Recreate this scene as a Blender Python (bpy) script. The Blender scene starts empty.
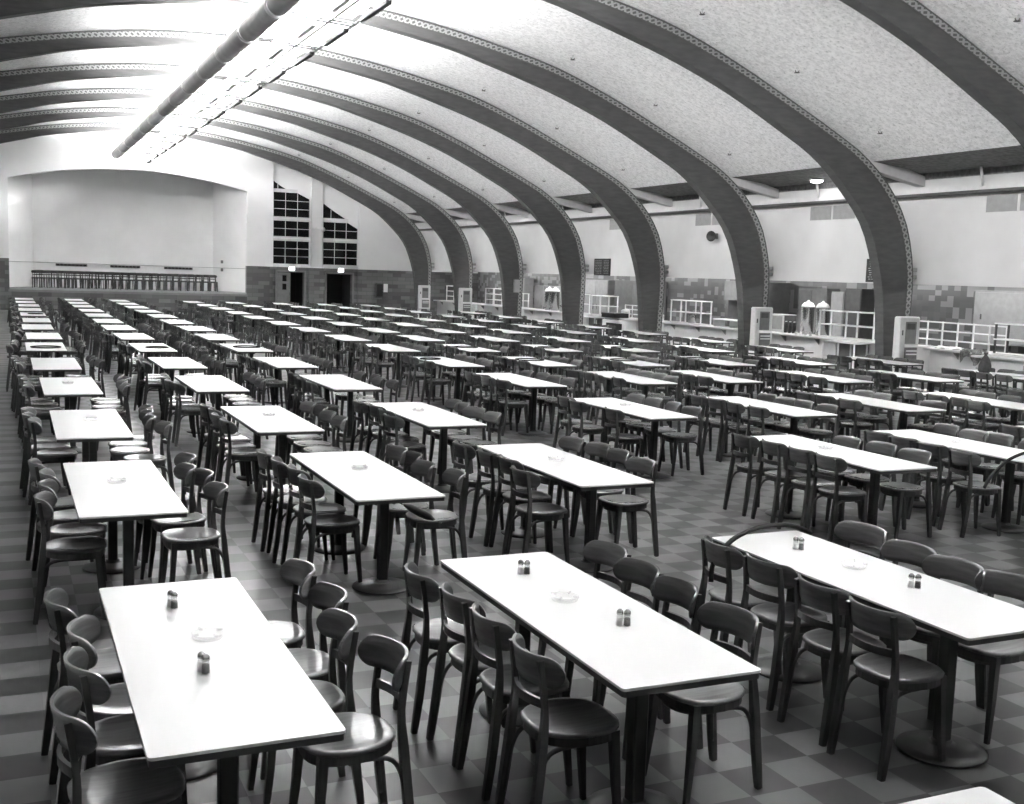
import bpy, math, random
from mathutils import Vector, Matrix
random.seed(7)
SC = bpy.context.scene
COL = SC.collection
PI = math.pi

# ------------------------------------------------------------------ helpers
class MB:
    """collects vertices and faces of one mesh"""
    def __init__(s):
        s.v = []; s.f = []; s.sm = []
    def add(s, vs, fs, smooth=False):
        o = len(s.v)
        s.v += [tuple(p) for p in vs]
        s.f += [tuple(i + o for i in f) for f in fs]
        s.sm += [smooth] * len(fs)
        return s
    def box(s, x0, x1, y0, y1, z0, z1):
        vs = [(x0,y0,z0),(x1,y0,z0),(x1,y1,z0),(x0,y1,z0),(x0,y0,z1),(x1,y0,z1),(x1,y1,z1),(x0,y1,z1)]
        return s.add(vs, [(0,3,2,1),(4,5,6,7),(0,1,5,4),(1,2,6,5),(2,3,7,6),(3,0,4,7)])
    def bbox(s, x0, x1, y0, y1, z0, z1, b=0.01):
        """box with chamfered vertical and horizontal edges"""
        b = min(b, (x1-x0)*.45, (y1-y0)*.45, (z1-z0)*.45)
        def ring(i, z):
            return [(x0+b+i,y0+i,z),(x1-b-i,y0+i,z),(x1-i,y0+b+i,z),(x1-i,y1-b-i,z),(x1-b-i,y1-i,z),(x0+b+i,y1-i,z),(x0+i,y1-b-i,z),(x0+i,y0+b+i,z)]
        c = b*.6
        vs = ring(c,z0)+ring(0,z0+c)+ring(0,z1-c)+ring(c,z1)
        fs = [tuple(range(7,-1,-1)), tuple(range(24,32))]
        for k in range(3):
            for i in range(8):
                j = (i+1) % 8
                fs.append((k*8+i, k*8+j, k*8+8+j, k*8+8+i))
        return s.add(vs, fs)
    def prism(s, pts, z0, z1, smooth=False):
        n = len(pts)
        vs = [(x,y,z0) for x,y in pts]+[(x,y,z1) for x,y in pts]
        s.add(vs, [tuple(range(n-1,-1,-1)), tuple(range(n,2*n))])
        o = len(s.v)-2*n
        for i in range(n):
            j = (i+1) % n
            s.f.append((o+i,o+j,o+n+j,o+n+i)); s.sm.append(smooth)
        return s
    def sweep(s, pts, secs, n=8, ref=(0,0,1), square=False, closed=False, smooth=True):
        """sweep a round (n sides) or square section along pts; secs = radius or (a,b) per point"""
        pts = [Vector(p) for p in pts]; m = len(pts)
        if not isinstance(secs, list): secs = [secs]*m
        vs = []
        ref = Vector(ref)
        ang = [PI/4+PI/2*k for k in range(4)] if square else [2*PI*k/n for k in range(n)]
        q = math.sqrt(2) if square else 1
        N = len(ang)
        for i, p in enumerate(pts):
            if closed: t = pts[(i+1)%m]-pts[i-1]
            else: t = pts[min(i+1,m-1)]-pts[max(i-1,0)]
            t.normalize()
            a = t.cross(ref)
            if a.length < 1e-4: a = t.cross(Vector((0,1,0)))
            a.normalize(); b = a.cross(t)
            r = secs[i]; ra, rb = (r if isinstance(r, tuple) else (r, r))
            for g in ang: vs.append(p+a*math.cos(g)*ra*q+b*math.sin(g)*rb*q)
        fs = []
        for i in range(m if closed else m-1):
            k = (i+1) % m
            for j in range(N):
                l = (j+1) % N
                fs.append((i*N+j, k*N+j, k*N+l, i*N+l))
        s.add(vs, fs, smooth and not square)
        if not closed:
            o = len(s.v)-len(vs)
            s.f.append(tuple(o+j for j in range(N))); s.sm.append(False)
            s.f.append(tuple(o+(m-1)*N+j for j in range(N-1,-1,-1))); s.sm.append(False)
        return s
    def lathe(s, prof, n=20, c=(0,0,0), smooth=True):
        vs = []; m = len(prof)
        for r, z in prof:
            for k in range(n):
                a = 2*PI*k/n
                vs.append((c[0]+r*math.cos(a), c[1]+r*math.sin(a), c[2]+z))
        fs = []
        for i in range(m-1):
            for k in range(n):
                l = (k+1) % n
                fs.append((i*n+k, i*n+l, i*n+n+l, i*n+n+k))
        s.add(vs, fs, smooth)
        o = len(s.v)-len(vs)
        if prof[0][0] > 1e-6: s.f.append(tuple(o+k for k in range(n-1,-1,-1))); s.sm.append(False)
        if prof[-1][0] > 1e-6: s.f.append(tuple(o+(m-1)*n+k for k in range(n))); s.sm.append(False)
        return s
    def xform(s, M):
        s.v = [tuple(M @ Vector(p)) for p in s.v]; return s
    def mesh(s, name, mat):
        me = bpy.data.meshes.new(name)
        me.from_pydata(s.v, [], s.f)
        me.polygons.foreach_set('use_smooth', s.sm)
        me.materials.append(mat)
        me.update()
        return me

def link(name, data, parent=None):
    o = bpy.data.objects.new(name, data); COL.objects.link(o)
    if parent is not None: o.parent = parent
    return o
def obj(name, mb, mat, parent=None):
    return link(name, mb.mesh(name, mat), parent)
def tag(o, label=None, cat=None, group=None, kind=None):
    if label: o['label'] = label
    if cat: o['category'] = cat
    if group: o['group'] = group
    if kind: o['kind'] = kind
    return o
def thing(name, label, cat, loc=(0,0,0), rz=0, group=None):
    o = link(name, None); o.empty_display_size = .05
    o.location = loc; o.rotation_euler = (0,0,rz)
    return tag(o, label, cat, group)
def struct(name, mb, mat, parent=None):
    o = obj(name, mb, mat, parent)
    if parent is None: o['kind'] = 'structure'
    return o
def dup(root, loc, rz, label, group=None):
    r = root.copy(); COL.objects.link(r)
    r.location = loc; r.rotation_euler = (0,0,rz); r['label'] = label
    if group: r['group'] = group
    for ch in root.children:
        c = ch.copy(); COL.objects.link(c); c.parent = r
        for g in ch.children:
            d = g.copy(); COL.objects.link(d); d.parent = c
    return r

# ------------------------------------------------------------------ materials
class NT:
    def __init__(s, name):
        s.m = bpy.data.materials.new(name); s.m.use_nodes = True
        s.t = s.m.node_tree; s.b = s.t.nodes['Principled BSDF']
    def n(s, t, **kw):
        nd = s.t.nodes.new(t)
        for k, v in kw.items(): setattr(nd, k, v)
        return nd
    def l(s, a, b): s.t.links.new(a, b)
    def val(s, sock, v):
        if hasattr(v, 'is_linked') or hasattr(v, 'links'): s.l(v, sock)
        else: sock.default_value = v
    def math(s, op, a, b=0.0, c=None):
        nd = s.n('ShaderNodeMath', operation=op)
        s.val(nd.inputs[0], a); s.val(nd.inputs[1], b)
        if c is not None: s.val(nd.inputs[2], c)
        return nd.outputs[0]
    def coord(s, out='Object'):
        return s.n('ShaderNodeTexCoord').outputs[out]
    def xyz(s, vec):
        nd = s.n('ShaderNodeSeparateXYZ'); s.l(vec, nd.inputs[0]); return nd.outputs
    def comb(s, x=0.0, y=0.0, z=0.0):
        nd = s.n('ShaderNodeCombineXYZ')
        for k, v in enumerate((x,y,z)): s.val(nd.inputs[k], v)
        return nd.outputs[0]
    def white(s, vec):
        nd = s.n('ShaderNodeTexWhiteNoise', noise_dimensions='3D'); s.l(vec, nd.inputs['Vector']); return nd.outputs['Value']
    def noise(s, vec, scale, detail=2.0, rough=.5):
        nd = s.n('ShaderNodeTexNoise'); s.l(vec, nd.inputs['Vector'])
        nd.inputs['Scale'].default_value = scale; nd.inputs['Detail'].default_value = detail; nd.inputs['Roughness'].default_value = rough
        return nd.outputs['Fac']
    def ramp(s, fac, a, b, lo=0.0, hi=1.0):
        """map fac from [a,b] to [lo,hi], clamped"""
        nd = s.n('ShaderNodeMapRange'); s.val(nd.inputs[0], fac)
        for k, v in enumerate((a,b,lo,hi)): s.val(nd.inputs[k+1], v)
        return nd.outputs[0]
    def mix(s, f, a, b):
        nd = s.n('ShaderNodeMix', data_type='FLOAT')
        s.val(nd.inputs[0], f); s.val(nd.inputs[2], a); s.val(nd.inputs[3], b)
        return nd.outputs[0]
    def grey(s, v):
        s.l(v, s.b.inputs['Base Color'])        # a float feeds all three channels
    def set(s, **kw):
        for k, v in kw.items(): s.b.inputs[k].default_value = v
    def bump(s, h, strength=.2, dist=.01):
        nd = s.n('ShaderNodeBump'); nd.inputs['Strength'].default_value = strength; nd.inputs['Distance'].default_value = dist
        s.l(h, nd.inputs['Height']); s.l(nd.outputs[0], s.b.inputs['Normal'])

def plain(name, g, rough=.5, var=.08, scale=6.0, metal=0.0, coat=0.0, spec=.5):
    N = NT(name)
    f = N.noise(N.coord(), scale, 3.0)
    N.grey(N.ramp(f, .3, .7, g*(1-var), g*(1+var)))
    N.set(Roughness=rough, Metallic=metal)
    N.b.inputs['Coat Weight'].default_value = coat
    N.b.inputs['Coat Roughness'].default_value = .12
    N.b.inputs['Specular IOR Level'].default_value = spec
    return N.m

def wood(name, g, rough, coat=.4, sc=(3,40,3)):
    N = NT(name)
    c = N.coord()
    mp = N.n('ShaderNodeMapping'); N.l(c, mp.inputs[0]); mp.inputs['Scale'].default_value = sc
    f = N.noise(mp.outputs[0], 1.0, 5.0, .6)
    oi = N.n('ShaderNodeObjectInfo').outputs['Random']
    k = N.ramp(oi, 0, 1, .75, 1.3)
    N.grey(N.math('MULTIPLY', N.ramp(f, .3, .7, g*.6, g*1.45), k))
    N.set(Roughness=rough)
    N.b.inputs['Coat Weight'].default_value = coat; N.b.inputs['Coat Roughness'].default_value = .13
    return N.m

def emit(name, strength, g=1.0):
    N = NT(name)
    N.set(Roughness=.4)
    N.b.inputs['Base Color'].default_value = (.8,.8,.8,1)
    N.b.inputs['Emission Color'].default_value = (g,g,g,1)
    N.b.inputs['Emission Strength'].default_value = strength
    return N.m

M = {}
M['seat'] = wood('seat wood', .095, .42, 1.0, (30,3,6))
M['chairwood'] = wood('chair wood', .034, .42, .8, (30,30,3))
M['back'] = wood('back wood', .072, .42, 1.0, (4,4,30))
M['laminate'] = plain('white laminate', .68, .3, .015, 3)
M['edge'] = plain('table edge', .05, .4)
M['iron'] = plain('black iron', .02, .4, .2)
M['base'] = plain('table base', .035, .33, .25, 10)
M['rib'] = None
M['darkmetal'] = plain('dark metal', .07, .45, .15)
M['white'] = plain('white enamel', .78, .35, .03)
M['offwhite'] = plain('off white paint', .6, .45, .05)
M['greypaint'] = plain('grey paint', .3, .5, .08)
M['midgrey'] = plain('mid grey', .17, .5, .1)
M['black'] = plain('black', .012, .4, .2)
M['steel'] = plain('polished steel', .42, .25, .06, 4, 1.0)
M['plaster'] = plain('plaster', .6, .85, .04, 1.2)
M['stagewall'] = plain('stage plaster', .82, .85, .04, .8)
M['counter'] = plain('counter front', .7, .5, .06, 2)
M['top'] = plain('counter top', .72, .3, .06, 2, .0)
M['cloth'] = plain('grey cloth', .2, .9, .5, 20)
M['sack'] = plain('sack', .07, .9, .3, 14)
M['duct'] = plain('duct paint', .42, .55, .1, 3)
M['lamp'] = emit('lamp tube', 34.0)
N = NT('diffuser'); td = N.n('ShaderNodeBsdfTranslucent'); td.inputs[0].default_value = (.85,.85,.85,1)
mx = N.n('ShaderNodeMixShader'); mx.inputs[0].default_value = .35; N.l(N.b.outputs[0], mx.inputs[1]); N.l(td.outputs[0], mx.inputs[2])
N.set(Roughness=.6); N.b.inputs['Base Color'].default_value = (.85,.85,.85,1); N.l(mx.outputs[0], N.t.nodes['Material Output'].inputs[0]); M['diffuser'] = N.m
M['kitchenlamp'] = emit('kitchen lamp', 8.5)
M['sign'] = emit('lit sign', 3.0)
M['dishlamp'] = emit('dish lamp', 4.0)
M['pane'] = plain('dark pane', .008, .12, .2)
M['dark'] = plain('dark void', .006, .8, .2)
N = NT('clear glass'); N.set(Roughness=.02, IOR=1.18); N.b.inputs['Transmission Weight'].default_value = .95
N.b.inputs['Base Color'].default_value = (.95,.95,.95,1); N.b.inputs['Transmission Weight'].default_value = .0; N.b.inputs['Alpha'].default_value = .2; M['glass'] = N.m
M['salt'] = plain('salt', .8, .7, .05, 60)
M['pepper'] = plain('pepper', .03, .8, .4, 90)

# arch ribs
N = NT('rib paint'); c = N.coord()
mp = N.n('ShaderNodeMapping'); N.l(c, mp.inputs[0]); mp.inputs['Scale'].default_value = (1.2,1.2,6)
N.grey(N.ramp(N.noise(mp.outputs[0], 2.0, 4.0), .3, .7, .058, .086)); N.set(Roughness=.6); M['rib'] = N.m
# stencilled lattice along the rib, u = metres along, v = 0..1 across
N = NT('stencilled lattice'); uv = N.n('ShaderNodeUVMap').outputs[0]; o = N.xyz(uv)
u = N.math('MULTIPLY', o[0], 1/.32)
tri = N.math('ABSOLUTE', N.math('SUBTRACT', N.math('MULTIPLY', N.math('FRACT', u), 2.0), 1.0))
d1 = N.math('ABSOLUTE', N.math('SUBTRACT', tri, o[1]))
d2 = N.math('ABSOLUTE', N.math('SUBTRACT', N.math('SUBTRACT', 1.0, tri), o[1]))
x_ = N.math('LESS_THAN', N.math('MINIMUM', d1, d2), .2)
inn = N.math('MULTIPLY', N.math('GREATER_THAN', o[1], .1), N.math('LESS_THAN', o[1], .9))
N.grey(N.mix(N.math('MULTIPLY', x_, inn), .085, .3)); N.set(Roughness=.6); M['lattice'] = N.m

# vault: speckled acoustic board
N = NT('acoustic vault'); c = N.coord()
g1 = N.ramp(N.noise(c, 9.0, 6.0, .75), .40, .56, .74, .95)
mp = N.n('ShaderNodeMapping'); N.l(c, mp.inputs[0]); mp.inputs['Scale'].default_value = (1.0,5.0,1.0)
g2 = N.ramp(N.noise(mp.outputs[0], 3.0, 4.0), .3, .7, .93, 1.0)
fl = N.ramp(N.noise(c, 16.0, 3.0, .7), .57, .66, 1.0, .68)
N.grey(N.math('MULTIPLY', N.math('MULTIPLY', g1, g2), fl)); N.set(Roughness=.95)
N.bump(N.noise(c, 30.0, 3.0), .25, .01); M['vault'] = N.m
M['soffit'] = plain('side aisle soffit', .2, .95, .3, 9)  # same board as the vault, its shade put into a darker base colour

# floor: foot-square linoleum tiles, a checker beside the tables and cross bands in the left aisle
T = .286
N = NT('checker floor'); c = N.coord(); o = N.xyz(c)
ix = N.math('FLOOR', N.math('DIVIDE', N.math('SUBTRACT', o[0], 3.586), T))
iy = N.math('FLOOR', N.math('DIVIDE', N.math('SUBTRACT', o[1], 4.528), T))
chk = N.math('PINGPONG', N.math('ADD', N.math('ADD', ix, iy), 400.0), 1.0)
band = N.math('PINGPONG', N.math('ADD', iy, 400.0), 1.0)
blk = N.white(N.comb(N.math('FLOOR', N.math('DIVIDE', ix, 4.0)), N.math('FLOOR', N.math('DIVIDE', iy, 3.0)), 3.0))
band = N.math('ABSOLUTE', N.math('SUBTRACT', band, N.math('GREATER_THAN', blk, .72)))
left = N.math('LESS_THAN', o[0], .28)
tone = N.mix(left, chk, band)
w = N.white(N.comb(ix, iy, 1.0))
val = N.mix(tone, .03, .115)
val = N.math('MULTIPLY', val, N.ramp(w, 0, 1, .8, 1.2))
sc_ = N.ramp(N.noise(c, 3.0, 5.0, .6), .3, .7, .88, 1.1)
fxa = N.math('ABSOLUTE', N.math('SUBTRACT', N.math('FRACT', N.math('DIVIDE', N.math('SUBTRACT', o[0], 3.586), T)), .5))
fya = N.math('ABSOLUTE', N.math('SUBTRACT', N.math('FRACT', N.math('DIVIDE', N.math('SUBTRACT', o[1], 4.528), T)), .5))
seam = N.math('GREATER_THAN', N.math('MAXIMUM', fxa, fya), .494)
val = N.math('MULTIPLY', N.math('MULTIPLY', val, sc_), N.mix(seam, 1.0, .75))
N.grey(val)
N.l(N.ramp(N.noise(c, 2.2, 4.0), .3, .7, .31, .42), N.b.inputs['Roughness']); N.set(**{'Specular IOR Level':.35}); M['floor'] = N.m

def brickwall(name, lowtop, plaster):
    """plaster above lowtop, running-bond glazed block below, block faces in the x-z plane"""
    N = NT(name); c = N.coord(); o = N.xyz(c)
    bw, bh = .6, .21
    jz = N.math('FLOOR', N.math('DIVIDE', o[2], bh))
    sh = N.math('MULTIPLY', N.math('PINGPONG', jz, 1.0), .5)
    xx = N.math('ADD', N.math('DIVIDE', N.math('ADD', o[0], o[1]), bw), sh)
    jx = N.math('FLOOR', xx)
    w = N.white(N.comb(jx, jz, 2.0))
    b = N.ramp(w, 0, 1, .065, .155)
    fx = N.math('ABSOLUTE', N.math('SUBTRACT', N.math('FRACT', xx), .5))
    fz = N.math('ABSOLUTE', N.math('SUBTRACT', N.math('FRACT', N.math('DIVIDE', o[2], bh)), .5))
    jt = N.math('MAXIMUM', N.math('GREATER_THAN', fx, .487), N.math('GREATER_THAN', fz, .465))
    b = N.mix(jt, b, .07)
    p = N.ramp(N.noise(c, 1.0, 3.0), .3, .7, plaster*.97, plaster*1.03)
    up = N.math('GREATER_THAN', o[2], lowtop)
    N.grey(N.mix(up, b, p)); N.l(N.mix(up, .45, .85), N.b.inputs['Roughness'])
    return N.m
M['backwall'] = brickwall('back wall', 2.46, .74)
N = NT('kitchen tile'); c = N.coord(); o = N.xyz(c)
jy = N.math('FLOOR', N.math('DIVIDE', o[1], .24)); jz = N.math('FLOOR', N.math('DIVIDE', o[2], .16))
w = N.white(N.comb(jy, jz, 5.0)); w2 = N.white(N.comb(N.math('FLOOR', N.math('DIVIDE', jy, 2.0)), N.math('FLOOR', N.math('DIVIDE', jz, 2.0)), 9.0))
N.grey(N.mix(N.math('GREATER_THAN', N.math('ADD', w, N.math('MULTIPLY', w2, .6)), 1.0), N.ramp(w, 0, 1, .11, .16), .28)); N.set(Roughness=.35); M['ktile'] = N.m

# ------------------------------------------------------------------ the hall
XC = 6.2                       # centre line of the hall
YB = 60.0                      # back wall
RIBY = [56.25-5.8*(8-k) for k in range(1, 9)]       # front faces of the arches, nearest first
OUT = [(14.47,-.06),(14.5,1.2),(14.53,2.2),(14.49,2.95),(14.2,3.97),(13.6,4.85),(12.75,5.55),(11.75,6.07),(10.46,6.66),(8.95,7.32),(7.3,7.92),(5.65,8.31),(4.0,8.62),(2.3,8.84),(1.0,8.92),(0,8.94)]
INN = [(13.76,-.06),(13.74,.6),(13.66,1.5),(13.55,2.4),(13.28,3.3),(12.98,3.93),(12.5,4.5),(11.5,5.38),(10.3,6.02),(8.86,6.7),(7.4,7.25),(6.07,7.65),(5.3,7.86),(4.2,8.14),(2.1,8.47),(1.0,8.55),(0,8.57)]
def spline(P, n=4):
    R = []
    for i in range(len(P)-1):
        p0 = P[max(i-1,0)]; p1 = P[i]; p2 = P[i+1]; p3 = P[min(i+2,len(P)-1)]
        if i+2 >= len(P): p3 = (-P[i][0], P[i][1])
        for k in range(n):
            t = k/n
            R.append(tuple(.5*((2*p1[a])+(-p0[a]+p2[a])*t+(2*p0[a]-5*p1[a]+4*p2[a]-p3[a])*t*t+(-p0[a]+3*p1[a]-3*p2[a]+p3[a])*t**3) for a in (0,1)))
    R.append(P[-1]); return R
def resample(P, n):
    L = [0]
    for a, b in zip(P, P[1:]): L.append(L[-1]+math.dist(a, b))
    R = []; j = 0
    for k in range(n):
        s = L[-1]*k/(n-1)
        while j < len(L)-2 and L[j+1] < s: j += 1
        t = (s-L[j])/max(1e-9, L[j+1]-L[j])
        R.append(tuple(P[j][a]+(P[j+1][a]-P[j][a])*t for a in (0,1)))
    return R, L[-1]
NH = 49
OH, LEN = resample(spline(OUT), NH); IH, _ = resample(spline(INN), NH)
def full(H):      # right foot -> crown -> left foot
    return H+[(-x,z) for x,z in H[-2::-1]]
OF, IF = full(OH), full(IH)

# floor, walls, vault
Y0 = -12.0
struct('floor', MB().box(XC-15.2, 25.3, Y0-.3, 67, -.2, 0), M['floor'])
def vault():
    mb = MB()
    prof = [(x,z+.015) for x,z in OF if z > 5.74]
    prof = [(13.0,5.45)]+prof+[(-13.0,5.45)]
    n = len(prof); vs = []
    for x, z in prof:
        for y in (Y0, YB+.05): vs.append((XC+x, y, z))
    for x, z in prof:
        for y in (Y0, YB+.05): vs.append((XC+x, y, z+.25))
    fs = []
    for i in range(n-1):
        fs.append((2*i, 2*i+2, 2*i+3, 2*i+1))
        fs.append((2*n+2*i, 2*n+2*i+1, 2*n+2*i+3, 2*n+2*i+2))
    mb.add(vs, fs, True)
    return mb
struct('ceiling', vault(), M['vault'])
def soffit(s):
    mb = MB()
    y0, y1 = Y0, YB
    P = [(13.0,5.45),(14.7,5.28),(14.7,5.5),(13.0,5.7)]
    vs = [(XC+s*x, y, z) for y in (y0,y1) for x, z in P]
    return mb.add(vs, [(0,1,5,4),(1,2,6,5),(2,3,7,6),(3,0,4,7),(0,3,2,1),(4,5,6,7)])
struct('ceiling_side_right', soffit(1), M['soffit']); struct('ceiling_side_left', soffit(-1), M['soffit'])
XW = XC+14.7                   # face of the upper wall on the right
w = MB(); w.box(XW, XW+.25, Y0, YB, 2.53, 4.86); w.box(XW+.03, XW+.25, Y0, YB, 4.86, 5.12)
struct('wall_right', w, M['plaster'])
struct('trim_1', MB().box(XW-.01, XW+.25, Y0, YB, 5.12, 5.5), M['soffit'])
p = MB(); p.box(XW-.1, XW, Y0, YB, 4.76, 4.9)
struct('trim_2', p, M['offwhite'])
struct('trim_3', MB().sweep([(XW-.16, Y0, 4.72), (XW-.16, YB, 4.72)], .05, 8), M['darkmetal'])
struct('wall_left', MB().box(XC-15.0, XC-14.7, Y0, YB, -.1, 5.7), M['plaster'])
struct('wall_front', MB().box(XC-15.2, 25.3, Y0-.3, Y0, -.1, 9.3), M['plaster'])
struct('wall_kitchen', MB().box(25.0, 25.3, Y0, YB+.3, -.1, 3.2), M['ktile'])
struct('ceiling_kitchen', MB().box(XW+.25, 25.0, Y0, YB, 2.95, 3.1), M['offwhite'])

# back wall with the stage opening, the door openings and the recess of the windows
def arch_top(x):
    t = (x-5.95)/5.75
    return 7.08-.74*t*t*(1 if abs(t) < 1 else 1)
wb = MB()
ST0, ST1, SZ = .2, 11.68, 1.04
def slab(x0, x1, z0a, z0b, z1a, z1b, y0=YB, y1=YB+.3):
    vs = [(x0,y0,z0a),(x1,y0,z0b),(x1,y1,z0b),(x0,y1,z0a),(x0,y0,z1a),(x1,y0,z1b),(x1,y1,z1b),(x0,y1,z1a)]
    wb.add(vs, [(0,3,2,1),(4,5,6,7),(0,1,5,4),(1,2,6,5),(2,3,7,6),(3,0,4,7)])
TOP = 9.3
slab(XC-15, ST0, -.1,-.1, TOP,TOP)
n = 24
for i in range(n):
    a = ST0+(ST1-ST0)*i/n; b = ST0+(ST1-ST0)*(i+1)/n
    slab(a, b, arch_top(a), arch_top(b), TOP, TOP)
slab(ST0, ST1, -.1,-.1, SZ-.14,SZ-.14)
slab(ST1, 13.07, -.1,-.1, TOP,TOP)
REC = .18
slab(13.07, 13.33, -.1,-.1, TOP,TOP, YB+REC, YB+.5)
slab(13.33, 14.8, 2.2,2.2, TOP,TOP, YB+REC, YB+.5)
slab(14.8, 15.0, -.1,-.1, TOP,TOP, YB+REC, YB+.5)
slab(15.0, 15.85, -.1,-.1, 2.52,2.52, YB-.02, YB+.5)          # brick pier between the doors
slab(15.0, 15.85, 2.52,2.52, TOP,TOP, YB+REC, YB+.5)
slab(15.85, 16.05, -.1,-.1, TOP,TOP, YB+REC, YB+.5)
slab(16.05, 17.5, 2.17,2.17, TOP,TOP, YB+REC, YB+.5)
slab(17.5, 17.8, -.1,-.1, TOP,TOP, YB+REC, YB+.5)
slab(17.8, 20.3, -.1,-.1, TOP,TOP)
slab(20.3, 25.3, -.1,-.1, TOP,TOP, YB+.12, YB+.5)
struct('wall_back', wb, M['backwall'])
struct('trim_4', MB().box(15.14, 15.75, YB, YB+REC, 2.52, 7.6), M['plaster'])      # white pilaster between the windows
for i, (a, b) in enumerate(((13.09,15.1),(15.8,17.8))):
    struct('trim_%d' % (5+i), MB().box(a, b, YB+.06, YB+REC, 2.46, 2.6), M['offwhite'])
# stage recess
st = MB(); st.box(ST0-.5, ST1+.5, YB+.3, 63.6, SZ-.12, SZ); st.box(ST0, ST1, YB-.03, YB+.3, SZ-.12, SZ)
struct('floor_stage', st, M['greypaint'])
struct('trim_7', MB().box(ST0-.05, ST1+.05, YB-.05, YB, SZ-.2, SZ-.09), M['midgrey'])
sw = MB()
pts = [(ST0-.15,YB+.3),(1.35,63.1),(10.45,63.1),(ST1+.15,YB+.3)]
def stage_strip(a, b, z0, z1):
    sw.add([(a[0],a[1],z0),(b[0],b[1],z0),(b[0],b[1],z1),(a[0],a[1],z1),(a[0],a[1]+.2,z0),(b[0],b[1]+.2,z0),(b[0],b[1]+.2,z1),(a[0],a[1]+.2,z1)],
           [(0,1,2,3),(7,6,5,4),(3,2,6,7),(0,4,5,1)])
for a, b in zip(pts, pts[1:]): stage_strip(a, b, SZ, 7.9)
struct('wall_stage', sw, M['stagewall'])
struct('ceiling_stage', MB().box(ST0-.6, ST1+.6, YB+.3, 63.4, 7.6, 7.8), M['stagewall'])
rail = MB()
for a, b in zip(pts, pts[1:]): rail.sweep([(a[0],a[1]-.02,2.3),(b[0],b[1]-.02,2.3)], .012, 6)
struct('trim_8', rail, M['midgrey'])
for i, (a, b, lab) in enumerate(((2.42,3.96,'leftmost'),(5.1,6.62,'middle'),(7.85,9.35,'rightmost'))):
    t = thing('wall_vent', 'dark slotted vent low on the stage wall, %s of the three' % lab, 'vent', (0,0,0), 0, 'vents on the stage wall')
    v = MB(); v.box(a, b, 63.03, 63.09, 2.14, 2.27); obj('vent_plate', v, M['midgrey'], t)
    v = MB(); k = 8
    for j in range(k): v.box(a+.03+(b-a-.04)*j/k, a+(b-a-.04)*(j+.8)/k+.03, 63.0, 63.04, 2.155, 2.255)
    obj('slots', v, M['black'], t)
for z, lab in ((2.55,'above'),(2.12,'below')):
    v = MB().bbox(10.62, 10.74, 61.6, 61.7, z, z+.16)
    v.xform(Matrix.Identity(4))
    tag(obj('switch_box', v, M['midgrey']), 'small dark switch box on the right stage wall %s the rail' % lab, 'switch box')
# panes of the two windows
def window(name, x0, x1, rows, tri, slx):
    root = struct(name, MB().box(x0-.03, x0+.0, YB+REC-.09, YB+REC, rows[-1][1], rows[0][0]), M['offwhite'])
    fr = MB(); pn = MB(); y = YB+REC-.06
    (zt, zb, ncol, nrow) = rows[0]
    cut = .3; cx = x0+(x1-x0)*slx
    pn.add([(x0,y,zb),(x1,y,zb),(x1,y,zt-cut),(cx,y,zt),(x0,y,zt)], [(0,1,2,3,4)])
    for (a, b, ncol, nrow) in rows[1:]:
        pn.add([(x0,y,b),(x1,y,b),(x1,y,a),(x0,y,a)], [(0,1,2,3)])
    pn.add([(x0,y,tri[0]),(tri[2],y,tri[0]),(tri[3],y,(tri[0]+tri[1])/2),(x0,y,tri[1])], [(0,1,2,3)])
    obj('window_pane', pn, M['pane'], root)
    for i, (a, b, ncol, nrow) in enumerate(rows):
        fr.box(x0, x1, y-.05, y+.05, b-.05, b+.02)
        if i: fr.box(x0, x1, y-.05, y+.05, a-.02, a+.09)
        for k in range(ncol+1):
            x = x0+(x1-x0)*k/ncol; t = a
            if i == 0 and x > cx: t = a-cut*(x-cx)/(x1-cx)
            fr.box(x-.014, x+.014, y-.02, y+.02, b, t)
        for k in range(1, nrow):
            z = b+(a-b)*k/nrow; xe = x1
            fr.box(x0, xe, y-.02, y+.02, z-.014, z+.014)
    a, b = rows[0][0], tri[0]
    fr.box(x0, cx, y-.05, y+.05, a, b)
    fr.box(x0+(tri[2]-x0)*.33, x0+(tri[2]-x0)*.33+.028, y-.02, y+.02, tri[0], tri[0]+(tri[1]-tri[0])*.6)
    obj('muntins', fr, M['offwhite'], root)
window('window_1', 13.1, 15.05, [(6.42,5.12,3,3),(4.94,4.08,3,2),(3.88,2.62,3,3)], (6.6,7.0,13.75,13.4), .66)
window('window_2', 15.82, 17.75, [(4.96,4.08,3,2),(3.9,2.65,3,3)], (5.18,5.95,17.05,16.4), .72)
# the two doorways at the back, with corridors behind, walls coloured black to stand for unlit depth
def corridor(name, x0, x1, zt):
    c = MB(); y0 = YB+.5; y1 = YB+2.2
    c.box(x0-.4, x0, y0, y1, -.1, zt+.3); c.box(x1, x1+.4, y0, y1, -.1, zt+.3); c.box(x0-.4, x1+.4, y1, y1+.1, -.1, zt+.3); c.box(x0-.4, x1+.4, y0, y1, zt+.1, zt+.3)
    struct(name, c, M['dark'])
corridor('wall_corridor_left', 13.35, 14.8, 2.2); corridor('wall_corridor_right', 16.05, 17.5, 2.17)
def door_frame(mb, x0, x1, zt):
    y0, y1 = YB+.05, YB+REC+.05
    mb.box(x0-.08, x0, y0, y1, -.06, zt+.08); mb.box(x1, x1+.08, y0, y1, -.06, zt+.08); mb.box(x0-.08, x1+.08, y0, y1, zt, zt+.1)
d = MB(); door_frame(d, 13.33, 14.8, 2.2); r = struct('door_1', d, M['midgrey'])
lf = MB().bbox(13.36, 14.06, YB+.14, YB+.19, -.05, 2.17); leaf = obj('door_leaf', lf, M['midgrey'], r)
gl = MB()
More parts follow.
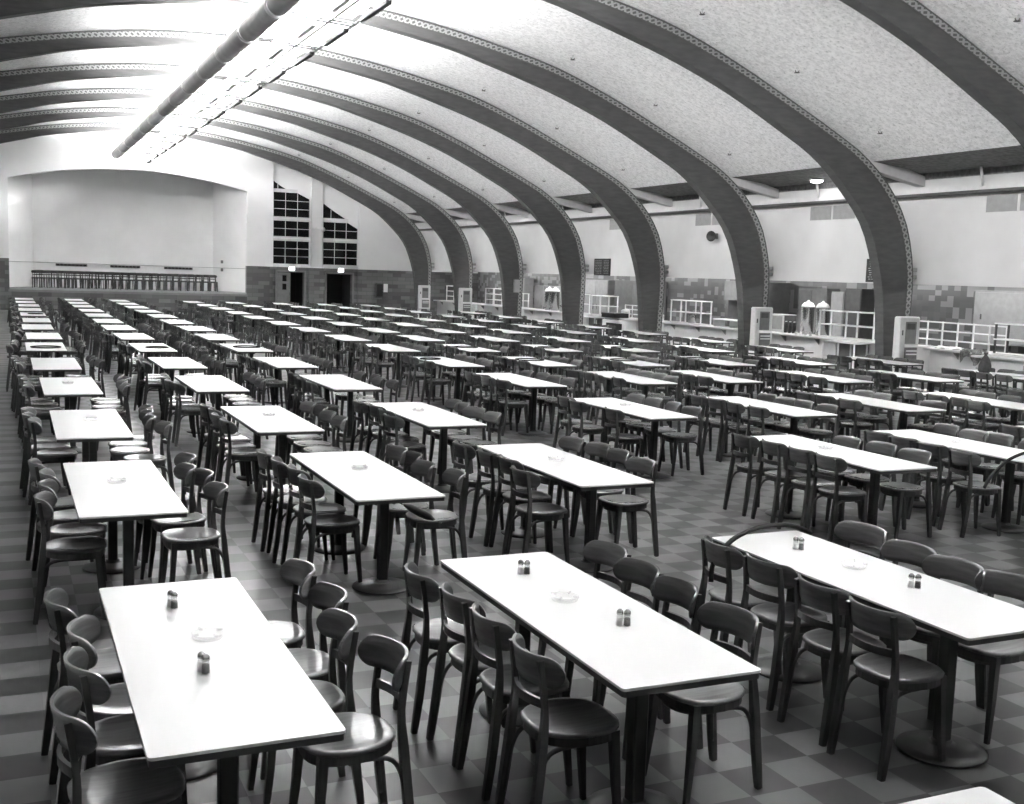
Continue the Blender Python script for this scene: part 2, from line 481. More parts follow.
for z in (1.25, 1.7): gl.box(13.62, 13.84, YB+.125, YB+.139, z, z+.32)
obj('door_pane', gl, M['pane'], leaf)
h = MB(); h.sweep([(14.0,YB+.13,1.0),(14.0,YB+.07,1.0),(14.0,YB+.07,1.15),(14.0,YB+.13,1.15)], .012, 6); obj('door_handle', h, M['steel'], leaf)
d = MB(); door_frame(d, 16.05, 17.5, 2.17); struct('door_2', d, M['midgrey'])
for x, lab in ((14.1,'over the left back doorway with the grey door'),(16.82,'over the dark right back doorway')):
    t = thing('exit_sign', 'small lit white sign box %s' % lab, 'sign', (x, YB+.02, 2.3))
    obj('sign_housing', MB().bbox(-.16,.16,0,.1,-.02,.18), M['greypaint'], t); obj('sign_face', MB().box(-.14,.14,-.012,0,.0,.16), M['sign'], t)
# fire hose cabinet on the back wall
t = thing('hose_cabinet', 'dark wall cabinet with a pale notice on the brick back wall', 'cabinet', (19.2, YB, .95))
obj('cabinet_body', MB().bbox(-.42,.3,-.16,0,0,.78), M['darkmetal'], t); obj('cabinet_door', MB().bbox(-.36,-.02,-.18,-.16,.06,.72), M['black'], t)
obj('notice', MB().box(.02,.26,-.175,-.16,.3,.76), M['white'], t); obj('handle', MB().bbox(-.08,-.05,-.2,-.18,.32,.44,.004), M['steel'], t)
t = thing('wall_lamp', 'small pale lamp arm on the white pilaster between the windows', 'wall lamp', (15.45, YB, 4.55))
obj('lamp_arm', MB().sweep([(-.42,-.12,.05),(0,-.12,.0),(.25,-.12,.0)], .03, 8), M['offwhite'], t)
obj('lamp_head', MB().lathe([(.0,-.12),(.1,-.08),(.13,.0),(.08,.1),(0,.12)], 12, (.3,-.12,0)), M['offwhite'], t)
obj('lamp_mount', MB().bbox(-.08,.08,-.12,0,-.1,.1), M['offwhite'], t)

# arches
ORD = ['first','second','third','fourth','fifth','sixth','seventh','eighth','ninth','tenth','eleventh','twelfth','thirteenth','fourteenth','fifteenth']
ORDX = ORD+['sixteenth','seventeenth','eighteenth','nineteenth','twentieth','twenty-first','twenty-second','twenty-third','twenty-fourth']
TH = .3
def rib_web():
    mb = MB(); n = len(OF); vs = []
    for (ox, oz), (ix_, iz) in zip(OF, IF):
        vs += [(ox,0,oz),(ix_,0,iz),(ix_,TH,iz),(ox,TH,oz)]
    fs = []
    for i in range(n-1):
        a = 4*i; b = a+4
        fs += [(a,a+1,b+1,b),(a+1,a+2,b+2,b+1),(a+2,a+3,b+3,b+2),(a+3,a,b,b+3)]
    fs += [(3,2,1,0),(4*n-4,4*n-3,4*n-2,4*n-1)]
    return mb.add(vs, fs)
def rib_band():
    """lattice strip laid on the front face beside the outer edge, with UV metres along / 0..1 across"""
    me = bpy.data.meshes.new('lattice_band'); vs = []; fs = []; us = []
    s = 0; n = len(OF); W = .18
    for i in range(n):
        (ox,oz), (ix_,iz) = OF[i], IF[i]
        if i: s += math.dist(OF[i], OF[i-1])
        L = math.dist((ox,oz),(ix_,iz)); dx, dz = (ix_-ox)/L, (iz-oz)/L
        a = (ox+dx*.03, oz+dz*.03); b = (ox+dx*(.03+W), oz+dz*(.03+W))
        vs += [(a[0],-.012,a[1]),(b[0],-.012,b[1]),(a[0],0.002,a[1]),(b[0],0.002,b[1])]; us.append(s)
    for i in range(n-1):
        a = 4*i; b = a+4
        if vs[a][2] < 1.7 : pass
        fs += [(a,a+1,b+1,b),(a+2,a,b,b+2),(a+1,a+3,b+3,b+1)]
    me.from_pydata(vs, [], fs); uvl = me.uv_layers.new(name='UVMap')
    for poly in me.polygons:
        for li in poly.loop_indices:
            vi = me.loops[li].vertex_index
            uvl.data[li].uv = (us[vi//4], 1.0 if vi % 2 else 0.0)
    me.materials.append(M['lattice']); return me
def tie(s):
    mb = MB(); P = [(12.6,5.72),(14.7,5.2),(14.7,4.95),(12.9,5.28)]
    vs = [(s*x, y, z) for y in (.02,.28) for x, z in P]
    return mb.add(vs, [(0,1,2,3),(7,6,5,4),(0,4,5,1),(1,5,6,2),(2,6,7,3),(3,7,4,0)])
def brackets(s):
    mb = MB()
    for z in (2.66, 2.84):
        a, b = sorted((s*14.2, s*14.7)); mb.bbox(a, b, .06, .24, z, z+.1)
    return mb
web_me = rib_web().mesh('rib_web', M['rib']); band_me = rib_band()
tie_me = [tie(s).mesh('tie_beam', M['offwhite']) for s in (1,-1)]; br_me = [brackets(s).mesh('wall_bracket', M['greypaint']) for s in (1,-1)]
for k, y in enumerate(RIBY):
    t = thing('arched_rib', 'dark grey arched rib with stencilled lattice edge, %s from the camera' % ('nearest' if k == 0 else 'farthest, by the back wall,' if k == 7 else ORD[k]), 'arch', (XC, y, 0), 0, 'arched ribs across the vault')
    link('rib_web', web_me, t); link('lattice_band', band_me, t)
    for q in (0,1): link('tie_beam', tie_me[q], t); link('wall_bracket', br_me[q], t)

# sprinkler heads under the vault
sp = thing('sprinkler_head', 'x', 'sprinkler')
b = MB(); b.lathe([(.03,.0),(.035,-.02),(.012,-.03),(.012,-.1),(.0,-.1)], 8); obj('sprinkler_stem', b, M['offwhite'], sp)
b = MB(); b.lathe([(.0,-.12),(.06,-.115),(.06,-.105),(0,-.1)], 10); b.sweep([(-.05,0,-.06),(-.04,0,-.09),(0,0,-.11)], .01, 5); b.sweep([(.05,0,-.06),(.04,0,-.09),(0,0,-.11)], .01, 5)
obj('deflector', b, M['darkmetal'], sp)
def zout(x):
    x = abs(x)
    for (a, za), (b_, zb) in zip(OF, OF[1:]):
        if b_ <= x <= a: return za+(zb-za)*(a-x)/max(1e-6,a-b_)
first = True
ROWN = {7.0:'highest row', 9.5:'middle row', 11.92:'lowest row'}
for k in range(0, 8):
    y = RIBY[k]-1.35
    for off in (7.0, 9.5, 11.92, -7.0, -9.5):
        if k == 0 and off == 7.0: continue
        if off < 0 and (k < 3 or (off == -9.5 and k < 6)): continue
        loc = (XC+off, y, zout(off)+.012)
        lab = 'small dark sprinkler head, %s on the %s vault, before the %s rib' % (ROWN[abs(off)], 'right' if off > 0 else 'left', ORD[k])
        if first: sp.location = loc; sp['label'] = lab; sp['group'] = 'sprinkler heads on the vault'; first = False
        else: dup(sp, loc, 0, lab)

# ------------------------------------------------------------------ crown lighting
YL0, YL1, PITCH = -7.0, 59.1, 2.93
t = thing('ceiling_duct', 'long dark round duct with pale bands along the crown of the vault', 'duct', (5.12, 0, 7.72))
obj('duct_pipe', MB().sweep([(0,YL0,0),(0,YL1,0)], .24, 20), M['duct'], t)
nb = int((YL1-YL0)/PITCH)
bandm = MB().sweep([(0,-.11,0),(0,.11,0)], .252, 20).mesh('duct_band', M['offwhite'])
hangm = MB(); hangm.sweep([(0,0,.23),(0,0,1.05)], .012, 6); hangm = hangm.mesh('hanger_rod', M['darkmetal'])
YMOD = [23.28-2.93*8+2.93*k for k in range(0, 23) if 23.28-2.93*8+2.93*k < 58.6]
for y in YMOD:
    o = link('duct_band', bandm, t); o.location = (0, y, 0)
    o = link('hanger_rod', hangm, t); o.location = (0, y, 0)
tag(obj('conduit', MB().sweep([(6.2,YL0,7.52),(6.2,YL1,7.52)], .02, 6), M['black']), 'thin dark conduit running down the middle of the crown lights', 'conduit')
L0 = thing('ceiling_light', 'x', 'ceiling light', (0,0,0), 0, 'crown lights under the vault')
tube = MB()
tube.sweep([(0,.45,0),(0,2.5,0)], .05, 10)
tube_me = tube.mesh('lamp_tube', M['lamp'])
for dx, dz in ((-.2,.22),(.2,.22)):
    o = link('lamp_tube', tube_me, L0); o.location = (dx, 0, dz)
obj('diffuser_panel', MB().box(-.46,.44,.16,2.76,.03,.045), M['diffuser'], L0)  # translucent sheet added between tubes and conduit to tame the downward glare
obj('ballast_box', MB().bbox(-.24,-.13,.5,1.95,-.06,.03), M['white'], L0)
tr = MB()      # white side reflectors either side
for s in (1,):
    P = [(.50,-.02),(.60,.02),(.68,.05)]
    vs = []
    for y in (.1, 2.8):
        for x, z in P: vs.append((s*x, y, z))
        for x, z in P: vs.append((s*(x+.02), y, z))
    tr.add([(x,y,z-(0.012 if i%6 > 2 else 0)) for i,(x,y,z) in enumerate(vs)], [(0,1,7,6),(1,2,8,7),(3,9,10,4),(4,10,11,5),(0,6,9,3),(2,5,11,8)])
obj('reflector', tr, M['white'], L0)
b = MB()
for y in (-.12, .12):
    b.sweep([(-.9,y,.02),(-.42,y,.02),(-.3,y,.1),(-.24,y,-.02),(.5,y,-.05)], .014, 6)
obj('bracket_rod', b, M['black'], L0)
b = MB()
for s in (-1,1): b.bbox(s*.16-.05 if 0 else min(s*.12,s*.28), max(s*.12,s*.28), .02, .42, .16, .29)
obj('lamp_holder', b, M['offwhite'], L0)
b = MB(); b.bbox(.46, .57, .55, 2.3, -.1, -.02); obj('lower_rail', b, M['black'], L0)
b = MB()
for s in (-1,1): b.sweep([(s*.62,.0,.2),(s*.62,.0,1.15)], .012, 6)
b.sweep([(-.72,0,.2),(.72,0,.2)], .02, 6); obj('hanger', b, M['offwhite'], L0)
first = True
for k, y in enumerate(YMOD):
    lab = 'glowing double tube light under the crown, %s from the stage end' % ORDX[len(YMOD)-1-k]
    loc = (6.2, y, 7.56)
    if first: L0.location = loc; L0['label'] = lab; first = False
    else: dup(L0, loc, 0, lab)

# ------------------------------------------------------------------ tables
TW, TL, TZ = .707, 2.2, .81
def rrect(w, l, r, n=4):
    P = []
    for cx, cy, a0 in ((w/2-r,l/2-r,0),(-w/2+r,l/2-r,PI/2),(-w/2+r,-l/2+r,PI),(w/2-r,-l/2+r,1.5*PI)):
        for k in range(n+1):
            a = a0+PI/2*k/n; P.append((cx+r*math.cos(a), cy+r*math.sin(a)))
    return P
def make_table():
    t = thing('dining_table', 'x', 'table')
    obj('tabletop', MB().prism(rrect(TW,TL,.02), TZ-.012, TZ), M['laminate'], t)
    e = obj('table_edge', MB().prism(rrect(TW-.008,TL-.008,.02), TZ-.04, TZ-.012), M['edge'], t)
    post = MB(); post.bbox(-.037,.037,-.037,.037,.03,TZ-.06,.008); post = post.mesh('post', M['iron'])
    base = MB(); base.lathe([(.235,0),(.24,.008),(.235,.016),(.17,.03),(.08,.045),(.055,.05),(.055,.065),(0,.065)], 28)
    base = base.mesh('pedestal_base', M['base'])
    spd = MB(); spd.box(-.28,.28,-.03,.03,TZ-.062,TZ-.04); spd.box(-.03,.03,-.25,.25,TZ-.062,TZ-.04); spd.bbox(-.06,.06,-.06,.06,TZ-.085,TZ-.06)
    spd = spd.mesh('top_bracket', M['iron'])
    for s in (-1,1):
        for nm, me in (('post',post),('pedestal_base',base),('top_bracket',spd)):
            o = link(nm, me, t); o.location = (0, s*(TL/2-.45), 0)
    return t
COLX = dict(A=.41,B=2.34,C=4.26,D=7.4,E=9.33,F=11.38,G=13.45,H=15.6,I=18.05)
ROWY = [.45,3.86,7.87,11.5,15.37,18.9,22.6,26.1,29.7,33.1,36.75,40.3,44.0,47.5,51.2]
FIX = {'A0':(.42,3.85),'A1':(.42,7.8),'A2':(.43,11.39),'A3':(.43,15.23),'A4':(.38,18.76),'A5':(.35,22.7),'B0':(2.32,3.86),'C0':(4.27,3.88),'B1':(2.35,7.85),'C1':(4.25,7.92),'D1':(7.39,7.88),'E1':(9.28,7.94),'B2':(2.35,11.44),'C2':(4.25,11.52),'D2':(7.18,11.64),'E2':(9.29,11.52),'F2':(11.37,11.67),'D3':(7.27,15.42),'E3':(9.43,15.6),'F3':(11.2,15.65)}
NAME = {c: n for c, n in zip('ABCDEFGHI', ['leftmost','second','third','fourth','fifth','sixth','seventh','eighth','rightmost'])}
# camera
CP = Vector((0,0,2.51)); YAW, PITCHC, ROLL, F = 0.4281944148528439, 0.11375360842074987, 0.03243050848366282, 1114.41948
FW = Vector((math.sin(YAW)*math.cos(PITCHC), math.cos(YAW)*math.cos(PITCHC), -math.sin(PITCHC)))
R_ = Vector((math.cos(YAW), -math.sin(YAW), 0)); U_ = R_.cross(FW)
RX = R_*math.cos(ROLL)+U_*math.sin(ROLL); UX = -R_*math.sin(ROLL)+U_*math.cos(ROLL)
def proj(p):
    d = Vector(p)-CP; z = d.dot(FW)
    if z < .2: return (-1e4,-1e4,z)
    return (512+F*d.dot(RX)/z, 402-F*d.dot(UX)/z, z)
def inframe(x, y, m=0):
    return -m < x < 1024+m and -m < y < 804+m
tables = {}
proto = make_table(); first = True
for c in 'ABCDEFGHI':
    cnt = 0
    for ri, yy in enumerate(ROWY):
        key = c+str(ri-1)
        if c == 'I' and ri > 12: continue
        x, y = FIX.get(key, (COLX[c], yy))
        if key not in FIX: x += random.uniform(-.04,.04); y += random.uniform(-.05,.05)
        pts = [proj((x+a*TW, y+b*TL, TZ)) for a in (0,.5,1) for b in (0,.25,.5,.75,1)]
        if not any(inframe(p[0],p[1]) for p in pts): continue
        if key in ('C-1','A-1'): continue
        lab = 'white topped table, %s from the front in the %s column of tables' % (ORD[cnt], NAME[c])
        if key == 'B-1': lab = 'white table corner cut off by the bottom edge, in front of all others'
        else: cnt += 1
        if key == 'A0': lab = 'white table with shakers and ashtray at the front of the leftmost column'
        loc = (x+TW/2, y+TL/2, 0)
        if first: proto.location = loc; proto['label'] = lab; proto['group'] = 'white topped dining tables'; first = False
        else: dup(proto, loc, random.uniform(-.006,.006), lab)
        tables[key] = (x, y, cnt-1)

# ------------------------------------------------------------------ chairs
def sgnpow(v, p): return math.copysign(abs(v)**p, v)
def seat_outline(n, k=1.0):
    P = []
    for i in range(n):
        a = 2*PI*i/n
        y = .212*sgnpow(math.sin(a), .72); x = .217*sgnpow(math.cos(a), .72)
        x *= 1-.13*max(0,-y/.205)
        P.append((x*k, y*k))
    return P
def seat_mb(n=28):
    mb = MB(); rings = [(.0,.444),(.35,.443),(.65,.447),(.86,.454),(.95,.456),(1.0,.449),(1.0,.436),(.96,.43),(.0,.43)]
    vs = []
    for k, z in rings: vs += [(x,y,z) for x,y in seat_outline(n, max(k,.001))]
    fs = []
    for i in range(len(rings)-1):
        for j in range(n):
            l = (j+1)%n; fs.append((i*n+j,i*n+l,i*n+n+l,i*n+n+j)[::-1])
    return mb.add(vs, fs, True)
def frame_mb(n=28):
    mb = MB(); vs = []
    rings = [(.93,.43),(.94,.392),(.86,.392),(.86,.43)]
    for k, z in rings: vs += [(x,y,z) for x,y in seat_outline(n,k)]
    fs = []
    for i in range(3):
        for j in range(n):
            l = (j+1)%n; fs.append((i*n+j,i*n+l,i*n+n+l,i*n+n+j)[::-1])
    return mb.add(vs, fs, False)
def back_mb(nu=26, nv=5, R=.265, half=.258, H=.071, zc=.738, yc=-.252, th=.013, p=4.5):
    mb = MB(); F_ = []; B_ = []
    for i in range(nu+1):
        u = math.sin(PI/2*(-1+2*i/nu)); phi = u*half/R
        e = max(0, abs(u)*half-(half-H*1.15))/1.15; h = max(.012, math.sqrt(max(0, H*H-e*e)))
        x = R*math.sin(phi); yy = yc+R*(1-math.cos(phi)); nx, ny = -math.sin(phi), math.cos(phi)
        for j in range(nv+1):
            v = -1+2*j/nv; z = zc+v*h
            lean = -(z-zc)*.16
            F_.append((x+nx*th/2, yy+ny*th/2+lean, z)); B_.append((x-nx*th/2, yy-ny*th/2+lean, z))
    n = len(F_); w_ = nv+1; fs = []
    for i in range(nu):
        for j in range(nv):
            a = i*w_+j; b = a+w_
            fs.append((a,a+1,b+1,b)); fs.append((n+a,n+b,n+b+1,n+a+1))
    mb.add(F_+B_, fs, True)
    rim = []
    for i in range(nu): rim += [(i*w_, (i+1)*w_, n+(i+1)*w_, n+i*w_), (i*w_+nv, n+i*w_+nv, n+(i+1)*w_+nv, (i+1)*w_+nv)]
    for j in range(nv): rim += [(j, n+j, n+j+1, j+1), (nu*w_+j, nu*w_+j+1, n+nu*w_+j+1, n+nu*w_+j)]
    mb.f += rim; mb.sm += [False]*len(rim)
    return mb
def smooth_path(P, n=4):
    R = []
    for i in range(len(P)-1):
        p0, p1, p2, p3 = P[max(i-1,0)], P[i], P[i+1], P[min(i+2,len(P)-1)]
        for k in range(n):
            t = k/n
            R.append(tuple(.5*((2*p1[a])+(-p0[a]+p2[a])*t+(2*p0[a]-5*p1[a]+4*p2[a]-p3[a])*t*t+(-p0[a]+3*p1[a]-3*p2[a]+p3[a])*t**3) for a in range(3)))
    R.append(P[-1]); return R
def rear_leg(s, n=3):
    P = smooth_path([(s*.178,-.262,0),(s*.175,-.232,.2),(s*.168,-.208,.42),(s*.158,-.2,.58),(s*.152,-.228,.79)], n)
    m = len(P); secs = [(.0125+.006*math.sin(PI*min(1,(i/(m-1))*1.3+.1)), .013+.007*math.sin(PI*min(1,(i/(m-1))*1.2+.12))) for i in range(m)]
    return MB().sweep(P, secs, ref=(0,1,0), square=True)
def front_leg(s):
    return MB().sweep([(s*.178,.188,0),(s*.170,.165,.2),(s*.160,.148,.43)], [(.012,.012),(.017,.017),(.021,.021)], ref=(0,1,0), square=True)
def rail_mb(n=8):
    P = [(-.158+.316*i/n, -.2-.04*math.sin(PI*i/n), .592) for i in range(n+1)]
    return MB().sweep(P, (.009,.02), square=True)
def brace_mb(n=3):
    H = [(.166,-.238,.1),(.163,-.225,.2),(.158,-.205,.3),(.152,-.165,.36),(.147,-.09,.378),(.143,.02,.378),(.13,.11,.378),(.075,.165,.378)]
    P = smooth_path(H+[(0,.18,.378)]+[(-x,y,z) for x,y,z in H[::-1]], n)
    return MB().sweep(P, .0105, 7)
def lift(mb):
    mb.v = [(x, y, z+.06 if z > .4 else z*1.15) for x, y, z in mb.v]; return mb
for _n in ('seat_mb','frame_mb','back_mb','rear_leg','front_leg','rail_mb','brace_mb'):
    globals()[_n] = (lambda f: lambda *a: lift(f(*a)))(globals()[_n])
MESH = {'seat':seat_mb().mesh('seat',M['seat']),'seat_frame':frame_mb().mesh('seat_frame',M['chairwood']),'backrest':back_mb().mesh('backrest',M['back']),
        'back_rail':rail_mb().mesh('back_rail',M['chairwood']),'brace':brace_mb().mesh('brace',M['chairwood']),
        'rl':[rear_leg(s).mesh('rear_leg',M['chairwood']) for s in (-1,1)],'fl':[front_leg(s).mesh('front_leg',M['chairwood']) for s in (-1,1)]}
def make_chair():
    t = thing('bentwood_chair', 'x', 'chair', (0,0,0), 0, 'bentwood chairs around the tables')
    for nm in ('seat','seat_frame','backrest','back_rail','brace'): link(nm, MESH[nm], t)
    for q in (0,1): link('leg', MESH['rl'][q], t); link('leg', MESH['fl'][q], t)
    return t
# measured backrest centres: offset beyond the table edge, distance from the near end
MEAS = {'A0L':[(-.2,1.89),(-.12,1.39),(-.15,.94),(-.22,.47)],'A0R':[(.31,2.11),(.34,1.59),(.26,1.13),(.35,.68)],
'B0L':[(-.25,1.84),(-.2,1.38),(-.19,.99),(-.2,.48)],'B0R':[(.31,1.99),(.27,1.55),(.26,1.13),(.25,.62)],
'C0L':[(-.16,1.88),(-.14,1.42),(-.17,.9),(-.18,.45)],'C0R':[(.37,1.97),(.28,1.42),(.25,1.02),(.29,.64)],
'A1L':[(-.2,1.99),(-.13,1.48),(-.15,1.01),(-.19,.53)],'A1R':[(.25,2.01),(.17,1.49),(.26,1.2),(.27,.6)],
'B1L':[(-.25,2.02),(-.22,1.6),(-.17,1.18),(-.19,.7)],'B1R':[(.24,1.94),(.26,1.6),(.2,1.12),(.3,.64)],
'C1L':[(-.22,2.05),(-.17,1.54),(-.13,1.15),(-.25,.58)],'C1R':[(.29,2.08),(.37,1.67),(.36,1.25),(.31,.74)],
'D1L':[(-.1,2.0),(-.1,1.5),(-.12,1.02),(-.13,.59)],'E1L':[(-.21,1.83),(-.25,1.39),(-.29,.94),(-.37,.43)],'E1R':[(.41,2.08),(.35,1.6),(.41,1.3),(.3,.7)]}
ROT = {('A0L',1):-6,('A0L',3):4,('A0L',2):8,('C0R',0):6,('E1L',3):-8,('C0L',1):4,('A0R',3):3,('B0R',3):4,('B1R',3):-6}
BM = -.225                     # local y of the backrest centre
allch = []
for key, (x, y, cnt) in tables.items():
    for side in 'LR':
        ms = MEAS.get(key+side)
        for k in range(4):                       # k = 0 farthest from the camera
            if ms: dx, dy = ms[k]; dx += -.03 if side == 'L' else .06
            else: dx, dy = (-.22 if side == 'L' else .35)+random.gauss(0,.035), [1.95,1.5,1.04,.57][k]+random.gauss(0,.035)
            rot = ROT.get((key+side,k), random.gauss(0,3.0))
            if not ms and random.random() < .05: rot += random.choice((-16,16))
            rot = math.radians(rot)
            if side == 'L': bx = x+dx; rz = -PI/2+rot; 
            else: bx = x+TW+dx; rz = PI/2+rot
            fx, fy = -math.sin(rz), math.cos(rz)
            cx, cy = bx-BM*fx, y+dy-BM*fy
            if not ms and random.random() < .03: continue
            P = [proj((cx+a, cy+b, z)) for a in (-.2,.2) for b in (-.2,.2) for z in (0,.45,.8)]
            if not any(inframe(p[0],p[1],2) for p in P): continue
            allch.append((min(p[2] for p in P), cx, cy, rz, key, side, k, cnt))
allch.sort()
NEAR = [c for c in allch][:300]; FAR = allch[300:]
proto = make_chair(); first = True
ENDN = {3:'nearest the camera', 2:'second from the near end', 1:'third from the near end', 0:'at the far end'}
for (_, cx, cy, rz, key, side, k, cnt) in NEAR:
    if key == 'B-1': where = 'of the cut off front table'
    else: where = 'of the %s table, %s column' % (ORD[cnt], NAME[key[0]])
    lab = 'dark bentwood chair, %s, %s side %s' % (ENDN[k], 'left' if side == 'L' else 'right', where)
    if first: proto.location = (cx,cy,0); proto.rotation_euler = (0,0,rz); proto['label'] = lab; first = False
    else: dup(proto, (cx,cy,0), rz, lab)
# the rest of the chairs, each a small complete chair, in one mass
lo = MB()
lo.prism(seat_outline(10), .455, .515); 
b2 = back_mb(6, 1); lo.add(b2.v, b2.f)
lo.add(rail_mb(3).v, rail_mb(3).f)
for s in (-1,1):
    g = rear_leg(s,1); lo.add(g.v, g.f); g = front_leg(s); lo.add(g.v, g.f)
def mass(items, scale=1.0):
    mb = MB()
    for (cx, cy, rz, cz) in items:
        c, s = math.cos(rz), math.sin(rz); o = len(mb.v)
        mb.v += [(cx+x*c-y*s, cy+x*s+y*c, cz+z) for x,y,z in lo.v]
        mb.f += [tuple(i+o for i in f) for f in lo.f]
        mb.sm += lo.sm
    return mb
if FAR:
    o = obj('bentwood_chairs', mass([(c[1],c[2],c[3],0) for c in FAR]), M['back'])
    tag(o, 'mass of dark bentwood chairs around the far tables', 'chairs', None, 'stuff')
# spare chairs lined up on the stage
lo_me = lo.mesh('stage_chair', M['chairwood'])
nst = 24
for rrow in range(4):
    for i in range(nst):
        o = link('stage_chair', lo_me)
        o.location = (1.42+.09*rrow+8.6*i/(nst-1)+random.uniform(-.06,.06), 60.7+rrow*.5+random.uniform(-.08,.08), SZ)
        o.rotation_euler = (0,0,random.choice((0,PI))+random.uniform(-.12,.12))
        tag(o, 'spare dark chair, %s row on the stage, %s from the left' % (('front','second','third','back')[rrow], ORDX[i]), 'chair', 'spare chairs on the stage')

# ------------------------------------------------------------------ things on the tables
def shaker(pepper):
    t = thing('pepper_shaker' if pepper else 'salt_shaker', 'x', 'shaker')
    obj('glass_body', MB().lathe([(.0,0),(.019,0),(.0195,.004),(.018,.03),(.015,.055),(.013,.06)], 8), M['glass'], t)
    obj('contents', MB().lathe([(.0,.004),(.0165,.004),(.015,.04),(0,.04)], 8), M['pepper'] if pepper else M['salt'], t)
    obj('shaker_cap', MB().lathe([(.0165,.058),(.0175,.062),(.016,.074),(.008,.083),(0,.085)], 12), M['steel'], t)
    return t
def at(key, u, v): x, y, _ = tables[key]; return (x+u*TW, y+v*TL, TZ)
TN = {'A0':'front left','B0':'front middle','C0':'front right'}
SP = {'A0':((.44,.79),(.44,.355)),'B0':((.5,.80),(.6,.34)),'C0':((.5,.79),(.59,.36))}
ps = shaker(True); ss = shaker(False); f1 = True
for key, spots in SP.items():
    for q, (u, v) in enumerate(spots):
        x, y, z = at(key, u, v)
        ox, oy = {'A0':(.006,-.018),'B0':(.0155,-.0095),'C0':(.013,-.013)}[key]
        for kind, src, dx, dy in (('pepper',ps,ox,oy),('salt',ss,-ox,-oy)):
            lab = 'glass %s shaker with metal cap, %s end of the %s table' % (kind, 'far' if q == 0 else 'near', TN[key])
            loc = (x+dx, y+dy, z)
            if f1 : src.location = loc; src['label'] = lab; src['group'] = 'salt and pepper shakers'
            else: dup(src, loc, .3, lab)
        f1 = False
def ashtray():
    t = thing('ashtray', 'x', 'ashtray')
    obj('ashtray_dish', MB().lathe([(0,0),(.055,0),(.068,.004),(.075,.026),(.07,.028),(.06,.012),(.04,.007),(0,.007)], 20), M['glass'], t)
    n_ = MB()
    for k in range(4):
        a = PI/2*k+.4; n_.sweep([(.05*math.cos(a),.05*math.sin(a),.028),(.077*math.cos(a),.077*math.sin(a),.028)], .006, 6)
    obj('rest_notch', n_, M['glass'], t)
    return t
a0 = ashtray(); f1 = True
for key in ('A0','B0','C0','A1','B1','C1','D1','A2','B2','C2','E1','A3','D2'):
    x, y, z = at(key, .52+random.uniform(-.05,.05), .56+random.uniform(-.02,.03))
    cnt = tables[key][2]
    lab = 'clear glass ashtray on the %s table from the front, %s column' % (ORD[cnt], NAME[key[0]])
    if f1: a0.location = (x,y,z); a0['label'] = lab; a0['group'] = 'glass ashtrays'; f1 = False
    else: dup(a0, (x,y,z), random.uniform(0,1), lab)
# bent dark hoops
HOOP1 = [(4.034, 5.72, 0.62), (4.05, 5.74, 0.704), (4.091, 5.76, 0.761), (4.184, 5.8, 0.816), (4.295, 5.85, 0.856), (4.448, 5.9, 0.884), (4.607, 5.95, 0.893), (4.812, 6.0, 0.876), (4.958, 6.02, 0.841), (5.064, 6.03, 0.796)]
HOOP2 = [(8.572, 7.75, 0.611), (8.63, 7.74, 0.709), (8.74, 7.72, 0.825), (8.83, 7.7, 0.893), (8.965, 7.66, 0.953), (9.131, 7.62, 0.983), (9.36, 7.58, 0.961)]
def hoop_mb(R, r, squash=1.0):
    return MB().sweep([(R*math.cos(2*PI*k/32), R*squash*math.sin(2*PI*k/32), 0) for k in range(32)], r, 8, closed=True)
for key, u, v, R in (('A5',.5,.35,.27),('A9',.62,.5,.22),('B5',.6,.4,.22),('C5',.55,.5,.28),('D4',.3,.72,.2),('E4',.45,.6,.29),('E5',.5,.55,.28),('F4',.5,.58,.28),('F5',.5,.5,.26),('G4',.4,.7,.26),('G5',.5,.55,.28)):
    if key not in tables: continue
    x, y, z = at(key, u, v); cnt = tables[key][2]
    o = obj('bent_hoop', hoop_mb(R, .012, .9), M['dark']); o.location = (x, y, z+.012)
    tag(o, 'dark hoop lying on the %s table from the front, %s column' % (ORD[cnt], NAME[key[0]]), 'hoop', 'dark hoops lying on tables')
o = obj('bent_hoop', MB().sweep(smooth_path(HOOP1,3), .016, 8), M['dark'])
tag(o, 'dark bent hoop arching over the far end of the front right table', 'hoop')
o = obj('bent_hoop', MB().sweep(smooth_path(HOOP2,3), .016, 8), M['dark'])
tag(o, 'dark bent hoop before the near end of a table at the right edge', 'hoop')
# folded umbrella on the nearest right-hand chair of the second table, second column
t = thing('folded_umbrella', 'folded black umbrella lying across chair seats under a table', 'umbrella', (3.05, 8.4, .56), math.radians(94))
um = MB(); um.lathe([(.004,-.36),(.012,-.33),(.03,-.2),(.034,0),(.028,.16),(.014,.24),(.008,.26)], 12); um.xform(Matrix.Rotation(-PI/2,4,'Y')); obj('canopy', um, M['dark'], t)
obj('shaft', MB().sweep([(.24,0,0),(.4,0,0)], .007, 8), M['darkmetal'], t)
obj('crook', MB().sweep(smooth_path([(.38,0,0),(.44,0,0),(.47,.03,0),(.45,.06,0),(.42,.055,0)],3), .011, 8), M['black'], t)
obj('ferrule', MB().sweep([(-.4,0,0),(-.35,0,0)], .005, 6), M['steel'], t)

